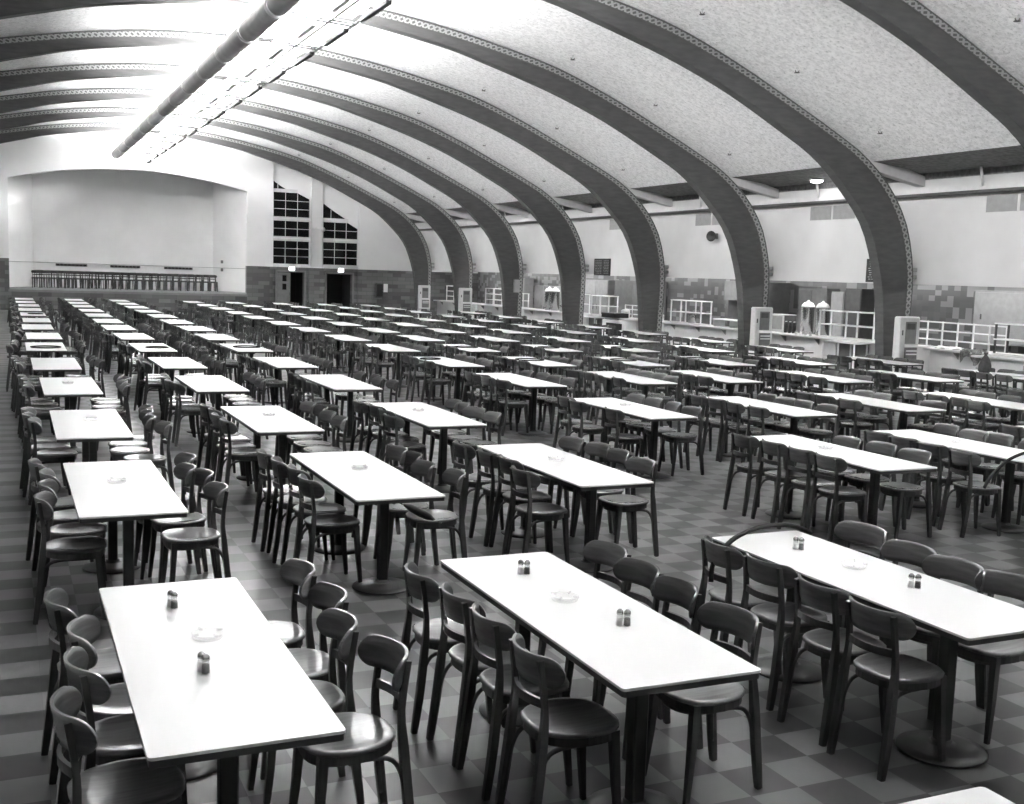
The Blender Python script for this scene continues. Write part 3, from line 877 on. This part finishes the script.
# ------------------------------------------------------------------ right wall fittings
def wall_vent(y1, y0, lab):
    t = thing('wall_grille', lab, 'vent', (XW, 0, 0), 0, 'grilles high on the right wall')
    obj('grille_frame', MB().box(-.012,0,y0,y1,4.23,4.65), M['offwhite'], t)
    v = MB(); v.box(-.016,-.012,y0+.02,y1-.02,4.25,4.63)
    for k in range(12): v.box(-.026,-.016,y0+.03,y1-.03,4.26+.03*k,4.275+.03*k)
    obj('louvre_panel', v, M['greypaint'], t)
BAY = ['nearest','second','third','fourth','fifth']
for i, yb in enumerate((19.5,25.78,31.6,37.4)):
    for j in range(2):
        wall_vent(yb-.96*j, yb-.96*j-.92, 'grey grille high on the right wall, %s grille of the %s pair' % ('far' if j == 0 else 'near', BAY[i]))
def menu_board(y0, y1, z0, z1, lab):
    t = thing('menu_board', lab, 'menu board', (XW,0,0))
    obj('board_frame', MB().box(-.05,0,y0,y1,z0,z1), M['black'], t)
    v = MB(); r2 = random.Random(3)
    for r in range(9):
        z = z1-.07-(z1-z0-.1)*r/9; y = y0+.08
        for a, b in ((y0+.07,y0+.5),(y0+.62,y1-.08)):
            yy = a
            while yy < b-.05:
                l = r2.uniform(.04,.13); v.box(-.056,-.05,yy,min(yy+l,b),z-.02,z); yy += l+r2.uniform(.02,.06)
    obj('letter_rows', v, M['greypaint'], t)
menu_board(37.2,38.42,2.53,3.17,'black letter board on the right wall beside the fifth rib')
menu_board(22.05,23.3,2.56,3.17,'black letter board half hidden behind the second rib')
t = thing('wall_speaker', 'round dark horn speaker on the right wall', 'speaker', (XW, 30.42, 3.88))
hs = MB(); hs.lathe([(.06,.0),(.08,.1),(.13,.2),(.17,.26),(.17,.28),(.14,.27),(.0,.22)], 20); hs.xform(Matrix.Rotation(-PI/2,4,'Y') @ Matrix.Rotation(0,4,'X')); hs.xform(Matrix.Rotation(.45,4,'Z')); obj('horn', hs, M['black'], t)
obj('mount', MB().bbox(-.12,0,-.16,.0,-.08,.1), M['midgrey'], t)
t = thing('soffit_lamp', 'bright round lamp on the dark soffit between the second and third ribs', 'ceiling light', (20.33, 24.9, 5.33))
obj('lamp_dish', MB().lathe([(0,.03),(.2,.03),(.2,-.04),(.17,-.05)], 20), M['offwhite'], t); obj('lamp_lens', MB().lathe([(.17,-.045),(.15,-.09),(.08,-.11),(0,-.115)], 20), M['dishlamp'], t)
hp = MB()
for k in range(1, 7):
    for dy in (1.9, 3.6):
        y = RIBY[k]-dy; hp.sweep([(XW-.2,y,5.3),(XW-.1,y,4.85)], .022 if dy > 3 else .035, 6)
struct('trim_9', hp, M['offwhite'])

# ------------------------------------------------------------------ serving line behind the arches
XF = 21.5
BNAME = {1:'nearest bay',2:'bay between the second and third ribs',3:'bay between the third and fourth ribs',4:'bay between the fourth and fifth ribs',5:'bay between the fifth and sixth ribs',6:'bay between the sixth and seventh ribs',7:'farthest bay'}
SHORT = {1:'nearest',2:'second',3:'third',4:'fourth',5:'fifth',6:'sixth',7:'farthest'}
def counter(i, y0, y1, ztop=.93, brk=True):
    t = thing('serving_counter', 'white serving counter with overhanging top in the %s' % BNAME[i], 'counter', (XF, y0, 0))
    L = y1-y0
    obj('counter_body', MB().bbox(.22, .95, .03, L-.03, 0, ztop-.05, .01), M['counter'], t)
    obj('worktop', MB().bbox(0, 1.0, 0, L, ztop-.05, ztop, .012), M['top'], t)
    obj('kickboard', MB().box(.2,.22,.05,L-.05,0,.1), M['darkmetal'], t)
    if brk:
        k = max(2, int(L/1.5))
        for j in range(k):
            y = L*(j+.5)/k
            b = MB(); b.add([(.22,y-.02,ztop-.05),(.03,y-.02,ztop-.05),(.22,y-.02,ztop-.22),(.22,y+.02,ztop-.05),(.03,y+.02,ztop-.05),(.22,y+.02,ztop-.22)],[(0,1,2),(5,4,3),(0,3,4,1),(1,4,5,2)])
            obj('bracket', b, M['greypaint'], t)
    return t
def shelf_unit(y0, y1, z0, z1, n, lab, x=XF+.3, d=.45, mid=True, post='white', nm='shelf_unit'):
    t = thing(nm, lab, 'shelf', (x, y0, z0))
    L = y1-y0; H = z1-z0; ys = [0, L-.05]+([L*.5-.025] if mid else [])
    for y in ys:
        for xx in (0, d-.04): obj('upright', MB().bbox(xx, xx+.04, y, y+.05, 0, H-.03, .006), M[post], t)
    for k in range(n):
        z = H*k/(n-1)-.03 if k else 0
        obj('shelf', MB().bbox(-.01, d+.01, -.01, L+.01, z, z+.03, .006), M['white'], t)
    return t
def back_panel(t, L, H, d): obj('back_panel', MB().box(d, d+.02, 0, L, 0, H), M['midgrey'], t)

def wall_cupboard(x, y0, y1, z0, z1, lab, mat, doors=2, nm='wall_cupboard', cat='cupboard', d=.55):
    t = thing(nm, lab, cat, (x, y0, z0)); L = y1-y0; H = z1-z0
    obj('cupboard_body', MB().bbox(0,d,0,L,0,H), M[mat], t)
    for k in range(doors):
        dd = obj('cupboard_door', MB().bbox(-.03,0,L*k/doors+.02,L*(k+1)/doors-.02,.05,H-.05), M[mat], t)
        obj('door_handle', MB().bbox(-.06,-.03,L*(k+(.85 if k%2==0 else .15))/doors-.015,L*(k+(.85 if k%2==0 else .15))/doors+.015,H*.45,H*.55,.005), M['steel'], dd)
    return t
# nearest bay
counter(1, 15.8, 21.75)
t = thing('white_railing', 'white pipe railing behind the nearest serving counter', 'railing', (22.35, 19.9, .93))
LR = 3.1
for k in range(7): obj('rail_post', MB().bbox(-.02,.02,LR*k/6-.02,LR*k/6+.02,0,.66,.005), M['white'], t)
for z in (.16,.4,.62): obj('rail_bar', MB().bbox(-.015,.015,0,LR,z,z+.035,.005), M['white'], t)
t = shelf_unit(16.9, 19.55, .93, 1.68, 3, 'tall frame shelf with dark uprights at the right edge', x=XF+.05, post='darkmetal', nm='frame_shelf')
t = thing('serving_cabinet', 'pale cabinet with a panelled door at the right edge', 'cabinet', (21.0, 16.4, 0))
obj('cabinet_body', MB().bbox(0,.72,0,2.7,0,.86), M['offwhite'], t); d_ = obj('cabinet_door', MB().bbox(-.03,0,.9,1.75,.12,.78), M['greypaint'], t)
obj('door_knob', MB().lathe([(.01,0),(.018,.02),(0,.03)], 8).xform(Matrix.Translation((-.03,1.68,.5)) @ Matrix.Rotation(-PI/2,4,'Y')), M['steel'], d_)
obj('cabinet_top', MB().bbox(-.1,.72,-.05,3.2,.86,.9), M['top'], t)
for k in range(2): obj('side_shelf', MB().bbox(.02,.6,2.72,3.15,.3+.3*k,.33+.3*k), M['greypaint'], t)
sk = MB(); sk.lathe([(.16,0),(.2,.06),(.19,.2),(.14,.38),(.07,.47),(.045,.5),(.08,.56),(.06,.58),(0,.57)], 16)
sk.v = [(x*(1+.1*math.sin(9*z+3*math.atan2(y,x))), y*(1+.12*math.cos(7*z+2*math.atan2(y,x))), z) for x,y,z in sk.v]
ix0, iy0, _ = tables['I3']
sk.v = [(x*.62,y*.62,z*.72) for x,y,z in sk.v]
o = obj('cloth_sack', sk, M['sack']); o.location = (ix0+.42, iy0+1.55, TZ); tag(o, 'dark tied cloth sack standing on a table at the right edge', 'sack')
o = obj('serving_tray', MB().lathe([(.0,0),(.22,.0),(.27,.02),(.275,.026),(.215,.01),(0,.01)], 24), M['offwhite']); o.location = (ix0+.4, iy0+.9, TZ); o.scale = (1,1.4,1); tag(o, 'pale oval tray lying on a table beside the cloth sack', 'tray')
def rag(w_, l_, drop, seed):
    r2 = random.Random(seed); n1, n2 = 10, 10; vs = []
    for i in range(n1+1):
        for j in range(n2+1):
            u = i/n1; v = j/n2
            x = -.06*(1 if u < .4 else 0)-.02*r2.random(); y = l_*(v-.5)*(1-.35*max(0,.4-u))+r2.uniform(-.02,.02)
            if u < .4: z = -drop*(.4-u)/.4*(1+.5*math.sin(v*7)); x = -.02-.03*math.sin(9*v)
            else: z = .015+.05*abs(math.sin(5*v+3*u)); x = w_*(u-.4)
            vs.append((x,y,z))
    fs = [(i*(n2+1)+j,(i+1)*(n2+1)+j,(i+1)*(n2+1)+j+1,i*(n2+1)+j+1) for i in range(n1) for j in range(n2)]
    mb = MB().add(vs, fs, True)
    k = len(vs); mb.add([(x+.004,y,z+.006) for x,y,z in vs], [f[::-1] for f in fs], True)
    return mb
o = obj('dish_rag', rag(.3,.7,.22,1), M['cloth']); o.location = (XF-.005, 20.15, .925); tag(o, 'dark cloth hanging over the edge of the nearest counter', 'cloth')
o = obj('wrapping_paper', rag(.4,.9,.0,2), M['white']); o.location = (XF+.15, 21.1, .925); tag(o, 'crumpled white paper lying on the nearest counter', 'paper')

wall_cupboard(24.4, 17.0, 22.9, 1.0, 2.44, 'wide grey panel cupboard on the tiled wall behind the white railing', 'greypaint', 3)
# bay two
counter(2, 22.2, 28.35)
shelf_unit(23.9, 26.2, .93, 1.72, 3, 'open white shelf unit standing on the counter beside the coffee urns')
t = shelf_unit(23.9, 25.25, .0, .88, 3, 'open white shelf unit on the floor under the urn counter', x=XF-.35, d=.5); back_panel(t, 1.35, .86, .5)
def urn(x, y, lab):
    t = thing('coffee_urn', lab, 'urn', (x, y, .93))
    obj('urn_body', MB().lathe([(.17,0),(.19,.02),(.19,.78),(.2,.8),(.2,.83)], 24), M['steel'], t)
    obj('urn_lid', MB().lathe([(.205,.83),(.2,.87),(.14,.95),(.05,.99),(.03,1.0),(.03,1.03),(0,1.04)], 24), M['white'], t)
    obj('gauge_glass', MB().sweep([(-.215,.03,.15),(-.215,.03,.7)], .012, 8), M['glass'], t)
    tp = MB(); tp.sweep([(-.18,-.04,.1),(-.28,-.04,.1),(-.29,-.04,.05)], .016, 8); tp.sweep([(-.25,-.04,.1),(-.25,-.04,.17)], .01, 6); obj('tap', tp, M['darkmetal'], t)
urn(22.35, 27.4, 'left of the two tall steel coffee urns with domed lid'); urn(22.35, 26.72, 'right of the two tall steel coffee urns with domed lid')
t = thing('dispenser_box', 'grey box dispenser on the counter left of the coffee urns', 'dispenser', (22.2, 28.35, .93))
counter(3, 28.4, 34.6)
obj('box_body', MB().bbox(0,.5,0,.75,0,.55), M['offwhite'], t); obj('box_front', MB().bbox(-.02,0,.06,.69,.08,.5), M['greypaint'], t); obj('side_panel', MB().box(.02,.48,-.012,0,.02,.53), M['darkmetal'], t)
for k in range(6):
    t = thing('dark_bottle', 'dark bottle beside the coffee urns, %s of the row of six' % ORD[k], 'bottle', (22.1+.12*(k%2), 27.72+.1*k, .93), 0, 'dark bottles on the urn counter')
    obj('bottle_body', MB().lathe([(.04,0),(.043,.01),(.043,.2),(.016,.28),(.014,.34),(0,.34)], 12), M['black'], t); obj('bottle_cap', MB().lathe([(.017,.335),(.017,.36),(0,.36)], 8), M['offwhite'], t)
for k in range(8):
    o = obj('drinking_glass', MB().lathe([(.03,0),(.038,.12),(.034,.12),(.027,.008),(0,.008)], 14), M['glass']); o.location = (21.65+.12*(k%2), 26.4+.11*k-.02, .93)
    tag(o, 'upturned clear glass in the row before the coffee urns', 'glass', 'glasses before the urns')
wall_cupboard(24.45, 29.1, 30.5, 0, 2.32, 'dark tall cupboard on the tiled wall behind the coffee urns', 'midgrey')
wall_cupboard(24.45, 28.25, 28.85, 0, 2.24, 'pale narrow cupboard between the two dark cupboards', 'greypaint', 1)
wall_cupboard(24.45, 27.45, 28.2, 0, 2.36, 'dark cupboard right of the pale narrow cupboard', 'darkmetal', 1)

# bay three
shelf_unit(32.35, 34.3, .93, 1.75, 3, 'open white shelf unit on the counter beside the fourth rib')
t = thing('range_hood', 'grey hood over a white open cooking bay on the tiled wall', 'hood', (24.0, 31.6, 0))
obj('hood_canopy', MB().bbox(0,.98,0,2.6,1.8,2.47), M['midgrey'], t); obj('hood_back', MB().box(.6,.64,.2,2.3,.95,1.8), M['white'], t)
for y in (.05, 2.3): obj('hood_side', MB().bbox(.0,.98,y,y+.18,0,1.8), M['midgrey'], t)
obj('cook_top', MB().bbox(-.05,.9,0,2.5,.8,.95), M['steel'], t)
t = thing('small_counter_shelf', 'low white counter shelf in front of the cooking bay', 'shelf', (22.0, 30.0, .93))
obj('shelf', MB().bbox(0,.5,0,1.9,.22,.26), M['white'], t)
for y in (0,.93,1.86): obj('upright', MB().bbox(.02,.48,y,y+.04,0,.22), M['offwhite'], t)
t = thing('under_counter_oven', 'white counter oven with a black door beside the third rib', 'oven', (21.32, 28.6, 0))
obj('oven_body', MB().bbox(0,.38,0,1.15,0,.86), M['white'], t); dd = obj('oven_door', MB().bbox(-.02,0,.15,1.0,.2,.62), M['black'], t); obj('oven_handle', MB().sweep([(-.05,.3,.66),(-.05,.85,.66)], .012, 8), M['steel'], dd)
def pot(x, y, r, h, mat, lab, nm='stock_pot', cat='pot'):
    t = thing(nm, lab, cat, (x, y, .93), random.uniform(0,3))
    obj('pot_body', MB().lathe([(r*.9,0),(r,.02),(r,h),(r*1.05,h+.01),(r*1.02,h+.02)], 20), M[mat], t)
    obj('pot_lid', MB().lathe([(r*1.02,h+.02),(r*.7,h+.05),(.03,h+.065),(.03,h+.09),(0,h+.095)], 20), M[mat], t)
    for q in (-1,1): obj('pot_handle', MB().sweep(smooth_path([(q*r,-.05,h*.75),(q*(r+.05),-.04,h*.75),(q*(r+.05),.04,h*.75),(q*r,.05,h*.75)],3), .01, 6), M['steel'], t)
pot(22.1, 29.6, .16, .22, 'white', 'white covered pot on the counter before the cooking bay')
pot(22.15, 33.4, .14, .3, 'steel', 'steel covered pot among the shelf unit beside the fourth rib')
pot(22.0, 35.3, .15, .2, 'white', 'white covered pot beside the white railing near the fourth rib')
pot(22.05, 37.9, .17, .26, 'white', 'white covered pot left of the black oven')
pot(22.0, 43.2, .16, .24, 'steel', 'steel covered pot right of the far pair of urns')
pot(22.1, 48.6, .16, .26, 'white', 'white covered pot in the sixth bay of the serving line')
# bay four
counter(4, 34.8, 40.5)
shelf_unit(38.85, 40.3, .93, 1.73, 3, 'open white shelf unit above the counter beside the fifth rib')
t = shelf_unit(38.85, 40.3, .0, .88, 3, 'open white shelf unit under the counter beside the fifth rib', x=XF-.3, d=.5); back_panel(t, 1.45, .86, .5)
wall_cupboard(24.2, 39.6, 42.6, 0, 2.36, 'large dark double door refrigerator under the letter board', 'midgrey', 2, 'refrigerator', 'refrigerator', .75)
wall_cupboard(24.2, 43.2, 45.4, 0, 2.34, 'grey tall cupboard left of the dark refrigerator', 'greypaint', 2, d=.75)
t = thing('black_oven', 'black oven in a white housing between the fourth and fifth ribs', 'oven', (21.3, 36.5, 0))
obj('oven_housing', MB().bbox(0,.6,0,1.9,0,.86), M['white'], t); obj('oven_front', MB().bbox(-.02,0,.35,1.55,.3,.74), M['black'], t); obj('oven_hood', MB().bbox(-.05,.6,.9,1.9,.93,1.1), M['black'], t)
t = thing('white_railing', 'white pipe railing on the counter between the fourth and fifth ribs', 'railing', (22.3, 35.6, .93))
for k in range(6): obj('rail_post', MB().bbox(-.02,.02,.55*k,.55*k+.04,0,.5,.005), M['white'], t)
for z in (.12,.3,.46): obj('rail_bar', MB().bbox(-.015,.015,0,2.8,z,z+.035,.005), M['white'], t)
# bay five
counter(5, 40.9, 46.6)
urn(22.2, 45.0, 'left of the two steel urns between the fifth and sixth ribs'); urn(22.2, 44.4, 'right of the two steel urns between the fifth and sixth ribs')
wall_cupboard(22.9, 46.0, 48.0, 0, 1.98, 'pale tall cupboard behind the far pair of urns', 'greypaint')
shelf_unit(41.2, 42.4, .93, 1.75, 3, 'open white shelf unit right of the far pair of urns')
# bays six and seven
counter(6, 46.9, 52.2); shelf_unit(49.2, 51.4, .93, 1.75, 4, 'open white shelf unit in the sixth bay of the serving line'); shelf_unit(47.2, 48.4, .93, 1.6, 3, 'low white shelf unit behind the sixth rib')
wall_cupboard(24.2, 52.0, 54.0, 0, 2.3, 'grey cupboard on the far tiled wall beyond the sixth bay', 'greypaint')
counter(7, 52.5, 58.0); shelf_unit(54.6, 56.8, .93, 1.75, 4, 'open white shelf unit in the farthest bay of the serving line')

# vending machines before the arches
def machine(y, lab):
    t = thing('vending_machine', lab, 'vending machine', (19.84, y, 0)); t.scale = (.76, .5, 1)
    obj('machine_body', MB().bbox(0,.82,0,.5,.52,1.74,.05), M['offwhite'], t)
    lg = MB(); lg.bbox(0,.16,0,.5,0,.54); obj('stand', lg, M['offwhite'], t); lg = MB(); lg.bbox(.68,.8,0,.5,0,.54); obj('stand', lg, M['offwhite'], t)
    obj('stand_back', MB().box(.1,.75,.42,.48,0,.54), M['darkmetal'], t)
    obj('mirror', MB().bbox(.2,.66,-.012,0,1.1,1.62,.05), M['midgrey'], t)
    obj('top_sign', MB().bbox(.26,.6,-.02,-.01,1.44,1.58,.02), M['darkmetal'], t)
    f_ = MB(); f_.bbox(.2,.7,-.09,0,.62,1.02,.02); pnl = obj('selector_panel', f_, M['midgrey'], t)
    for r in range(2): obj('knob_row', MB().bbox(.23,.67,-.115,-.09,.84+.08*r,.87+.08*r,.004), M['white'], pnl)
    obj('delivery_tray', MB().bbox(.18,.72,-.14,0,1.02,1.07,.01), M['white'], pnl)
    obj('coin_slot', MB().bbox(.06,.12,-.015,0,1.3,1.42,.01), M['darkmetal'], t)
    obj('kick_trim', MB().box(-.005,.825,-.005,.3,.52,.545), M['darkmetal'], t)
for k, lab in ((1,'pale vending machine before the second rib, nearest of the four'),(2,'pale vending machine before the third rib, second of the four'),(6,'pale vending machine before the seventh rib'),(7,'pale vending machine before the farthest rib')):
    machine(RIBY[k]-.62, lab)
t = thing('wall_box', 'grey metal box fixed to the foot of the sixth rib', 'box', (XC+14.05, RIBY[5], 1.68))
obj('box_body', MB().bbox(0,.26,-.12,-.013,0,.56), M['greypaint'], t); obj('box_lid', MB().bbox(-.02,.28,-.14,-.0135,.56,.6), M['darkmetal'], t)
# kitchen lamps under the kitchen ceiling
for k in range(8):
    t = thing('kitchen_light', 'long bright kitchen lamp over the serving line, %s from the camera' % ORD[k], 'ceiling light', (22.6, 14.5+5.8*k, 2.93), 0, 'lamps over the serving line')
    obj('lamp_housing', MB().bbox(-.15,.15,0,3.2,-.04,.02), M['white'], t); obj('lamp_tube', MB().sweep([(0,.1,-.09),(0,3.1,-.09)], .04, 10), M['kitchenlamp'], t)

# everything measured from eye level sits DZ higher above the floor
DZ = .06
KEEP = ('floor','dining_table','bentwood_chair','bentwood_chairs','salt_shaker','pepper_shaker','ashtray','bent_hoop','folded_umbrella','cloth_sack','serving_tray')
STAND = ('serving_counter','shelf_unit','serving_cabinet','wall_cupboard','refrigerator','under_counter_oven','black_oven','range_hood','vending_machine')
for o in list(SC.objects):
    if o.parent is not None: continue
    b = o.name.split('.')[0]
    if b in KEEP: continue
    if b in STAND and abs(o.location.z) < 1e-6:
        h = max(c.location.z+max(q[2] for q in c.bound_box) for c in o.children)
        o.scale.z = (h+DZ)/h
    else: o.location.z += DZ

# ------------------------------------------------------------------ camera, world, view
cam = bpy.data.cameras.new('camera'); co = bpy.data.objects.new('camera', cam); COL.objects.link(co)
m = Matrix((RX, UX, -FW)).transposed().to_4x4(); m.translation = CP; co.matrix_world = m
cam.sensor_width = 36; cam.lens = 36*F/1024; cam.clip_end = 300; cam.clip_start = .05
SC.camera = co
wd = bpy.data.worlds.new('world'); SC.world = wd; wd.use_nodes = True
wd.node_tree.nodes['Background'].inputs[0].default_value = (.004,.004,.004,1)
vs = SC.view_settings; vs.view_transform = 'Standard'; vs.look = 'None'; vs.exposure = 2.9; vs.gamma = 1; vs.use_curve_mapping = False
try:
    SC.cycles.use_denoising = True; SC.cycles.max_bounces = 8; SC.cycles.diffuse_bounces = 5
except Exception: pass
